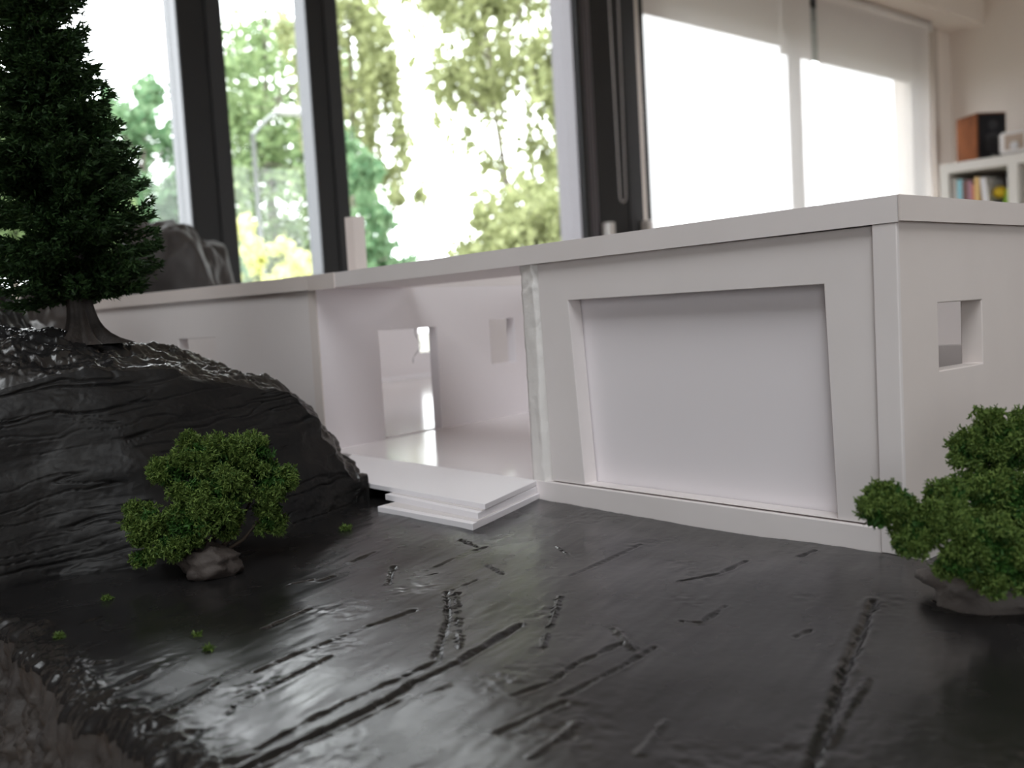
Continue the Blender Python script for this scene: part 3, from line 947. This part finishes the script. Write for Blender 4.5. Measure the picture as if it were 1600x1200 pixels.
np_mesh('rock_ridge', V, Fq, M['rock_brown'], base)

# ------------------------------------------------------------------ the white house
house = thing('model_house', 'white foam-board model house with flat roof on black rock base', 'model house', (-0.2, 0.1, 0.0))
ZR, ZT = 0.0995, 0.1066
TH = 0.0072
COR = np.array([-0.3455, 0.0015])
AW = math.radians(102.3)
E1 = np.array([math.cos(AW), math.sin(AW)])
E2 = np.array([-math.sin(AW), math.cos(AW)])


def WP(s, off):
    return COR + s * E1 + off * E2


def wt(s, off, z):
    p = WP(s, off)
    return (p[0], p[1], z)


BV = 0.00035
# right block
wall(lambda s, t, z: (-t, s, z), (0.0, 0.30), (0.0, ZR), TH, [(0.0235, 0.0545, 0.0535, 0.0746)]).build('side_wall', M['foam_cream'], house, bevel=BV)


def fwarp(s, z):
    q = (z - 0.0075) / 0.075
    if abs(s + 0.158) < 1e-6:
        return (-0.1555 - 0.0026 * (z - 0.0072) / 0.092, z)
    if abs(s + 0.1408) < 1e-6:
        return (-0.1364 - 0.0044 * q, z + (0.0006 if z > 0.05 else 0.0))
    if abs(s + 0.0252) < 1e-6:
        return (-0.0231 - 0.0021 * q, z)
    return (s, z)


fm = wall(lambda s, t, z: (s, 0.0008 + t, z), (-0.158, -0.0076), (0.0078, 0.0988), TH, [(-0.1408, -0.0252, 0.0082, 0.0825)], warp=fwarp)
fm.build('front_frame', M['foam'], house, bevel=BV)
MB().box(-0.150, -0.012, 0.0086, 0.0122, 0.0072, 0.0985).build('garage_panel', M['foam_lilac'], house)
MB().prism([(-0.1655, -0.0006), (-0.0015, -0.0006), (-0.0073, 0.295), (-0.1655, 0.295)], -0.006, 0.0073).build('floor_slab', M['foam'], house, bevel=BV)
wall(lambda s, t, z: (s, 0.2928 - t, z), (-0.40, -0.0074), (0.0, ZR), TH, []).build('back_wall', M['foam'], house)
wall(lambda s, t, z: (s, 0.235 + t, z), (-0.158, -0.0074), (0.0073, 0.0495), 0.004, []).build('low_partition', M['foam'], house)
# partition whose rough end shows as a column
colv = []
nz_, ny_ = 70, 14
mb = MB()
NXC = 9
pts = []
for j in range(nz_):
    z = 0.0070 + (ZR - 0.0070) * j / (nz_ - 1)
    lean = -0.0006 * (z / ZR)
    x0, x1 = -0.1672 + lean, -0.1592 + lean
    ring = [(x1, 0.25)] + [(x1, 0.02)] + [(x1 - (x1 - x0) * k / (NXC - 1), 0.0) for k in range(NXC)] + [(x0, 0.02), (x0, 0.25)]
    row = []
    for (xx, yy) in ring:
        b_ = 0.0
        if yy < 0.01:
            b_ = 0.00028 * float(fbm(xx * 260, z * 180, 1.0, 3)) + 0.0012 * max(0, float(fbm(xx * 120, z * 70, 6.0, 2)) - 0.5)
            if z > 0.088:
                b_ += 0.0007 * float(fbm(xx * 400, z * 500, 2.0, 2))
        e_ = 0.0002 * float(fbm(z * 260, xx * 30, 3.0, 2)) if yy < 0.01 else 0
        row.append((xx + e_, yy - b_, z))
    pts.append(row)
npr = len(pts[0])
np_mesh('partition_end', np.array(pts), grid_faces(nz_, npr, flip=True), M['glue'], house)

# porch
MB().prism([(-0.166, 0.0012), (-0.1665, 0.24), (-0.40, 0.24), tuple(WP(0.0, 0.002))], -0.004, 0.0070).build('porch_floor', M['gloss'], house)
wall(lambda s, t, z: (s, 0.226 + t, z), (-0.395, -0.1674), (0.007, ZR), TH, []).build('porch_back_wall', M['foam'], house)

# left wing
DOOR = (0.0475, 0.1003, 0.0072, 0.0735)
wall(lambda s, t, z: wt(s, t, z), (0.0, 0.62), (0.0, ZR), TH, [DOOR, (0.1562, 0.1850, 0.0446, 0.0762)]).build('wing_side_wall', M['foam_lilac'], house, bevel=0.0002)
wall(lambda s, t, z: wt(t + 0.0002, s, z), (TH, 0.233), (0.0, ZR), TH, [(0.0965, 0.136, 0.040, 0.0750)]).build('wing_front_wall', M['foam'], house, bevel=BV)
MB().quad8([wt(-0.0006, 0.0, 0), wt(-0.0006, 0.0065, 0), wt(0.0001, 0.0065, 0), wt(0.0001, 0.0, 0), wt(-0.0006, 0.0, ZR), wt(-0.0006, 0.0065, ZR), wt(0.0001, 0.0065, ZR), wt(0.0001, 0.0, ZR)]).build('corner_tape', M['foam_cream'], house)
wall(lambda s, t, z: wt(s, 0.233 - t, z), (TH, 0.17), (0.0, ZR), TH, [(0.05, 0.12, 0.035, 0.085)]).build('wing_left_wall', M['foam'], house)
wall(lambda s, t, z: wt(0.17 + t, s, z), (0.226, 0.415), (0.0, ZR), TH, []).build('wing_inner_wall', M['foam'], house)
wall(lambda s, t, z: wt(s, 0.415 - t, z), (0.17, 0.62), (0.0, ZR), TH, [(0.385, 0.452, 0.038, 0.088), (0.527, 0.60, 0.038, 0.088)]).build('wing_far_wall', M['foam_lilac'], house)
wall(lambda s, t, z: wt(0.62 - t, s, z), (TH, 0.408), (0.0, ZR), TH, [(0.08, 0.30, 0.03, 0.085)]).build('wing_back_wall', M['foam'], house)
MB().prism([tuple(WP(0.0, 0.0015)), tuple(WP(0.62, 0.0015)), tuple(WP(0.62, 0.415)), tuple(WP(0.17, 0.415)), tuple(WP(0.17, 0.232)), tuple(WP(0.0, 0.232))], -0.004, 0.0068).build('wing_floor', M['gloss'], house)
mb = MB()
mb.quad8([wt(0.30, 0.4070, 0.0069), wt(0.615, 0.4070, 0.0069), wt(0.615, 0.4078, 0.0069), wt(0.30, 0.4078, 0.0069), wt(0.30, 0.4070, 0.0115), wt(0.615, 0.4070, 0.0115), wt(0.615, 0.4078, 0.0115), wt(0.30, 0.4078, 0.0115)])
mb.build('floor_tape', M['step'], house)

# roofs, fascias and tape
def off_poly(pts):
    return [tuple(p) for p in pts]


MB().prism(off_poly([(-0.3475, -0.0012), (0.0010, -0.0012), (0.0010, 0.185), (-0.1675, 0.185), (-0.1675, 0.075), tuple(WP(0.0752, -0.0002)), tuple(WP(0.0, -0.0002))]), ZR, ZT).build('main_roof', M['foam'], house, bevel=BV)  # unseen rear left open to let light into porch and right block
MB().prism(off_poly([tuple(WP(-0.0012, 0.0001)), tuple(WP(0.420, 0.0001)), tuple(WP(0.420, 0.2345)), tuple(WP(-0.0012, 0.2345))]), ZR, ZT + 0.0004).build('wing_roof', M['foam'], house, bevel=BV)  # unseen back of the wing left unroofed to brighten its interior
ffa = MB().box(-0.335, 0.0012, -0.0020, -0.0013, 0.0990, ZT + 0.0002).build('front_fascia', M['foam'], house)
MB().box(0.0011, 0.0019, -0.0020, 0.300, 0.0993, ZT + 0.0002).build('side_fascia', M['foam_cream'], house)
MB().box(-0.0074, 0.0003, -0.0016, 0.0002, 0.0, 0.0989).build('corner_strip', M['foam'], house, bevel=BV)
MB().quad8([wt(-0.0021, 0.0, ZR - 0.0004), wt(-0.0021, 0.2345, ZR - 0.0004), wt(-0.0013, 0.2345, ZR - 0.0004), wt(-0.0013, 0.0, ZR - 0.0004),
            wt(-0.0021, 0.0, ZT + 0.0004), wt(-0.0021, 0.2345, ZT + 0.0004), wt(-0.0013, 0.2345, ZT + 0.0004), wt(-0.0013, 0.0, ZT + 0.0004)]).build('wing_fascia', M['foam_cream'], house)
MB().box(-0.3465, -0.3180, -0.0026, -0.0020, 0.0985, ZT + 0.0004).build('tape_patch', M['foam_cream'], ffa)
MB().quad8([wt(-0.0028, 0.0, 0.0990), wt(-0.0028, 0.024, 0.0990), wt(-0.0021, 0.024, 0.0990), wt(-0.0021, 0.0, 0.0990),
            wt(-0.0028, 0.0, ZT + 0.0006), wt(-0.0028, 0.024, ZT + 0.0006), wt(-0.0021, 0.024, ZT + 0.0006), wt(-0.0021, 0.0, ZT + 0.0006)]).build('tape_patch', M['foam_cream'], house)
# glue thread hanging in the doorway
pw = [wt(0.090, 0.010 + 0.002 * math.sin(k), 0.0735 - 0.0025 * k) for k in range(10)]
pw = [(p[0] + 0.0012 * math.sin(k * 0.5), p[1] + 0.0022 * math.sin(k * 0.35 + 0.4), p[2]) for k, p in enumerate(pw)]
MB().tube(pw, 0.00022, 5).build('glue_thread', mat('grey_thread', (0.25, 0.25, 0.24), 0.5), house, smooth=True)
# ribbed chimney
c0 = WP(0.149, 0.119)
chm = MB()
rib = []
w_ = 0.0044
for k in range(8):
    rib.append((-w_ + 2 * w_ * k / 7, -w_ - (0.0007 if k % 2 else 0.0)))
poly = rib + [(w_, w_), (-w_, w_)]
chm.prism([(c0[0] + p[0] * 0.85 + p[1] * 0.35, c0[1] + p[1] * 0.85 - p[0] * -0.35) for p in poly], ZT, 0.1595)
chm.build('chimney', M['foam_cream'], house)

# entrance steps: stacked white card
st = thing('entrance_steps', 'stack of three white card steps in front of the porch', 'steps', (-0.18, -0.03, 0.0))
ZS = ((0.0050, 0.0071), (0.0022, 0.0047), (-0.0006, 0.0020))
POL = ([(-0.1652, 0.0010), (-0.318, 0.0010), (-0.268, -0.0445), (-0.236, -0.0455), (-0.1439, -0.0457)],
       [(-0.1640, -0.0008), (-0.215, -0.0008), (-0.2085, -0.0490), (-0.1425, -0.0505)],
       [(-0.1625, -0.0010), (-0.212, -0.0010), (-0.2000, -0.0585), (-0.1390, -0.0560)])
for p, (a, b) in zip(POL, ZS):
    MB().prism(p, a, b).build('step_slab', M['step'], st, bevel=0.0002)
    e = [(q[0] + (p[0][0] - q[0]) * 0.02, q[1] + (0.0 - q[1]) * 0.02) for q in p]
for k in range(2):
    a, b = ((0.0047, 0.0050), (0.0020, 0.0022))[k]
    p = [(q[0] * 0.97 - 0.0055, q[1] * 0.93 - 0.0008) for q in POL[k + 1]]
    MB().prism(p, a, b).build('glue_layer', M['edge'], st)

# ------------------------------------------------------------------ planting


def sprigs(lobes, n, L, W, seed, shell=(0.72, 1.04)):
    """curly little foam-like sprigs on ellipsoid lobes [(centre, (a,b,c))] -> V, quads"""
    g = np.random.default_rng(seed)
    area = np.array([l[1][0] * l[1][1] for l in lobes])
    cnt = (n * area / area.sum()).astype(int)
    P, D = [], []
    for (c, r), k in zip(lobes, cnt):
        d = g.normal(size=(k, 3)); d /= np.linalg.norm(d, axis=1)[:, None]
        rr = g.uniform(shell[0], shell[1], (k, 1)) * (1 + 0.30 * fbm(d[:, 0] * 3 + c[0] * 90, d[:, 1] * 3 + c[1] * 90, d[:, 2] * 3, 3))[:, None]
        off = d[:, :1] * r[0] * CR + d[:, 1:2] * r[1] * CU + d[:, 2:] * r[2] * _f
        P.append(c + off * rr)
        n_ = off / np.linalg.norm(off, axis=1)[:, None]
        D.append(n_)
    P = np.concatenate(P); D = np.concatenate(D)
    Vs, Fs, base_i = [], [], 0
    for arm_ in range(4):
        k = len(P)
        d0 = D * 0.7 + g.normal(size=(k, 3)) * 0.75; d0 /= np.linalg.norm(d0, axis=1)[:, None]
        d1 = d0 + g.normal(size=(k, 3)) * 0.7; d1 /= np.linalg.norm(d1, axis=1)[:, None]
        sd_ = np.cross(d0, g.normal(size=(k, 3))); sd_ /= np.linalg.norm(sd_, axis=1)[:, None]
        l = L * g.uniform(0.5, 1.2, (k, 1)); w__ = W * g.uniform(0.7, 1.2, (k, 1))
        a = P; b = P + d0 * l; c = b + d1 * l
        V = np.stack([a - sd_ * w__, a + sd_ * w__, b + sd_ * w__, b - sd_ * w__, c + sd_ * w__ * 0.7, c - sd_ * w__ * 0.7], 1)
        idx = base_i + np.arange(k)[:, None] * 6
        Fs.append(np.concatenate([idx + np.array([[0, 1, 2, 3]]), idx + np.array([[3, 2, 4, 5]])], 0))
        Vs.append(V.reshape(-1, 3)); base_i += 6 * k
    return np.concatenate(Vs), np.concatenate(Fs)


def bush(label, base_pt, lobes_px, n, L, W, seed, stone_c, stone_r, stone_m, stems):
    t = thing('model_bush', label, 'bush', tuple(base_pt))
    lobes = [(at(px, py, d), (rx * d / F, ry * d / F, rd_ * d / F)) for (px, py, rx, ry, rd_, d) in lobes_px]
    gs = np.random.default_rng(seed + 7)
    sub = []
    for c_, r_ in lobes:
        for q in range(13):
            d_ = gs.normal(size=3); d_ /= np.linalg.norm(d_)
            p_ = c_ + (d_[0] * r_[0] * CR + d_[1] * r_[1] * CU + d_[2] * r_[2] * _f) * gs.uniform(0.55, 0.9)
            k_ = gs.uniform(0.28, 0.48) * min(r_)
            sub.append((p_, (k_, k_, k_)))
    V, Fq = sprigs(sub, n, L, W, seed, (0.45, 1.1))
    o = np_mesh('foliage', V, Fq, M['moss'], t, smooth=False)
    o['kind'] = 'stuff'
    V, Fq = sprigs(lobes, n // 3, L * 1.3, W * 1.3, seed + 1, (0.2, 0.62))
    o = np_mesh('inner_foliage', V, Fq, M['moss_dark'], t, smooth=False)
    o['kind'] = 'stuff'
    V, Fq = ico(stone_c, stone_r, 4, 0.25, 2.0, seed, rot=0.6)
    np_mesh('stone_foot', V, Fq, stone_m, t)
    for (tx, ty, d, r) in stems:
        e_ = at(tx, ty, d)
        b_ = np.array(stone_c)
        m_ = (b_ + e_) / 2 + np.array([0.002, 0.001, -0.001])
        MB().tube([b_, m_, e_], [r, r * 0.8, r * 0.4], 6).build('stem', M['twig'], t, smooth=True)
    return t


g0 = on(318, 893, 2, 0.0)
bush('round green moss bush on a small brown stone below the rock outcrop', (g0[0], g0[1], 0.0),
     [(325, 722, 62, 44, 50, .322), (390, 716, 52, 40, 45, .326), (272, 738, 40, 28, 35, .318), (345, 772, 55, 42, 45, .316), (250, 735, 22, 16, 18, .317),
      (228, 822, 38, 34, 34, .311), (295, 815, 45, 40, 38, .309), (262, 855, 34, 22, 26, .308), (425, 752, 38, 40, 34, .325), (422, 805, 24, 32, 24, .326), (448, 745, 20, 24, 20, .326),
      (300, 770, 40, 30, 32, .312), (225, 872, 26, 14, 18, .308), (350, 815, 30, 30, 30, .318)],
     19000, 0.00072, 0.00021, 11, (on(325, 885, 2, 0.003)[0] - 0.004, on(325, 885, 2, 0.003)[1] + 0.002, 0.0035), (0.0105, 0.0085, 0.0062), M['stone'],
     [(330, 770, .322, 0.0011), (395, 775, .328, 0.0009), (270, 830, .312, 0.0008), (415, 800, .328, 0.0007)])
g1 = on(1560, 955, 2, 0.0)
bush('larger moss bush on a grey stone at the right corner of the house', (g1[0], g1[1], 0.0),
     [(1560, 700, 62, 52, 50, .246), (1512, 700, 28, 34, 28, .243), (1610, 690, 50, 55, 45, .25), (1392, 788, 46, 38, 36, .228), (1368, 800, 30, 28, 26, .226), (1450, 822, 52, 42, 40, .226), (1478, 772, 36, 30, 30, .232),
      (1535, 845, 62, 52, 46, .224), (1590, 790, 44, 60, 40, .236), (1640, 830, 60, 80, 50, .236), (1570, 890, 56, 42, 40, .222), (1500, 880, 40, 30, 30, .222), (1425, 850, 34, 22, 26, .224), (1530, 770, 40, 40, 36, .238)],
     20000, 0.00062, 0.00021, 23, (g1[0] + 0.001, g1[1] + 0.012, 0.004), (0.022, 0.015, 0.010), M['stone_pale'],
     [(1555, 760, .240, 0.0011), (1440, 830, .230, 0.0009), (1600, 800, .238, 0.0009)])

# conifer on the outcrop
TB = on(133, 527, 0, -0.258)
TB[2] = TB[2] - 0.0030
tree = thing('model_conifer', 'tall dark green model conifer standing on the rock outcrop', 'model tree', tuple(TB))
axis = np.array([0, 0, 1.0]) - CR * 0.075
axis /= np.linalg.norm(axis)
HT = 0.232
gtr = np.random.default_rng(5)
# trunk with root flare
nr, nh = 40, 26
tv_ = np.linspace(0, 1, nh)
ang = np.linspace(0, 2 * math.pi, nr, endpoint=False)
TV = []
for q in tv_:
    h = 0.055 * q
    flare = 0.0042 + 0.0085 * math.exp(-h / 0.0045)
    lob = 1 + 0.42 * math.exp(-h / 0.012) * np.cos(ang * 6 + 0.8 * np.sin(ang * 2)) + 0.11 * np.cos(ang * 13)
    rr = flare * lob
    TV.append(TB + axis * h + rr[:, None] * (np.cos(ang)[:, None] * np.array([1, 0, 0]) + np.sin(ang)[:, None] * np.array([0, 1, 0])))
TV = np.array(TV)
TV = np.concatenate([TV, TV[:, :1]], 1)
np_mesh('trunk', TV, grid_faces(nh, nr + 1, flip=True), M['trunk'], tree)
MB().tube([TB + axis * 0.05, TB + axis * 0.13, TB + axis * HT], [0.0040, 0.0026, 0.0004], 8).build('stem', M['trunk'], tree, smooth=True)

ex = np.cross(axis, [0.2, 0.9, 0.1]); ex /= np.linalg.norm(ex)
ey = np.cross(axis, ex)
Pn, Dn, Ln = [], [], []
h = 0.020
prof_h = [0.015, 0.022, 0.032, 0.045, 0.06, 0.085, 0.11, 0.14, 0.18, 0.215, 0.232]
prof_r = [0.022, 0.029, 0.0325, 0.0325, 0.029, 0.025, 0.0195, 0.0165, 0.010, 0.004, 0.001]
while h < HT - 0.004:
    R = float(np.interp(h, prof_h, prof_r))
    nb = 17 if h < 0.12 else 13
    for b_ in range(nb):
        a = gtr.uniform(0, 2 * math.pi)
        rad = math.cos(a) * ex + math.sin(a) * ey
        L_ = R * gtr.uniform(0.72, 1.12)
        droop = gtr.uniform(-0.32, 0.05)
        n_ = max(4, int(L_ / 0.0013))
        tt = np.linspace(0.12, 1, n_)
        tang = np.cross(axis, rad)
        for t_ in tt:
            p = TB + axis * (h + L_ * (droop * t_ + 0.22 * t_ * t_)) + rad * L_ * t_
            spread = 0.0058 * (1.12 - t_) * (0.4 + t_) + 0.0012
            for s_ in (-1, 1):
                for kk in range(3):
                    q = p + tang * s_ * gtr.uniform(0.1, 1) * spread + axis * gtr.normal(0, 0.0010)
                    d = rad * 0.85 + tang * s_ * gtr.uniform(0.1, 0.9) + axis * gtr.normal(0.02, 0.33)
                    Pn.append(q); Dn.append(d); Ln.append(gtr.uniform(0.0020, 0.0042))
    h += 0.0050 * gtr.uniform(0.8, 1.2)
Pn, Dn, Ln = np.array(Pn), np.array(Dn), np.array(Ln)[:, None]
Dn /= np.linalg.norm(Dn, axis=1)[:, None]
k = len(Pn)
Vs, Fs = [], []
for j in range(3):
    dd = Dn + gtr.normal(size=(k, 3)) * (0.0, 0.55, 0.55)[j]
    dd /= np.linalg.norm(dd, axis=1)[:, None]
    sd_ = np.cross(dd, gtr.normal(size=(k, 3))); sd_ /= np.linalg.norm(sd_, axis=1)[:, None]
    l = Ln * (1.0, 0.7, 0.7)[j]
    wd = 0.00030 * gtr.uniform(0.8, 1.5, (k, 1))
    V = np.stack([Pn - sd_ * wd, Pn + sd_ * wd, Pn + dd * l * 0.6 + sd_ * wd * 1.2, Pn + dd * l], 1)
    Vs.append(V.reshape(-1, 3)); Fs.append(np.arange(4 * k).reshape(k, 4) + 4 * k * j)
o = np_mesh('foliage', np.concatenate(Vs), np.concatenate(Fs), M['conifer'], tree, smooth=False)
o['kind'] = 'stuff'

# crumbs of moss fallen on the base
CR_PX = [(540, 828, 1.5, 'largest loose tuft of moss beside the rock knob'), (167, 933, 0.9, 'flat moss crumb on the ground left below the bush'), (92, 995, 0.6, 'tiny moss crumb near the glinting base edge'),
         (308, 995, 0.45, 'tiny moss crumb in the open ground below the bush'), (327, 1018, 0.5, 'tiny moss crumb furthest out on the open ground')]
for k, (px, py, s, lab) in enumerate(CR_PX):
    p = on(px, py, 2, 0.0)
    z = float(ground_h(np.array([p[0]]), np.array([p[1]]))[0])
    c_ = np.array([p[0], p[1], z + 0.0004 * s])
    V, Fq = sprigs([(c_, (0.0016 * s, 0.0009 * s, 0.0014 * s))], int(70 * s), 0.0007, 0.00016, 40 + k, (0.2, 1.0))
    o = np_mesh('moss_crumb', V - c_, Fq, M['moss'], None, smooth=False)
    o.location = c_
    tag(o, lab, 'moss', 'moss crumbs on the base')
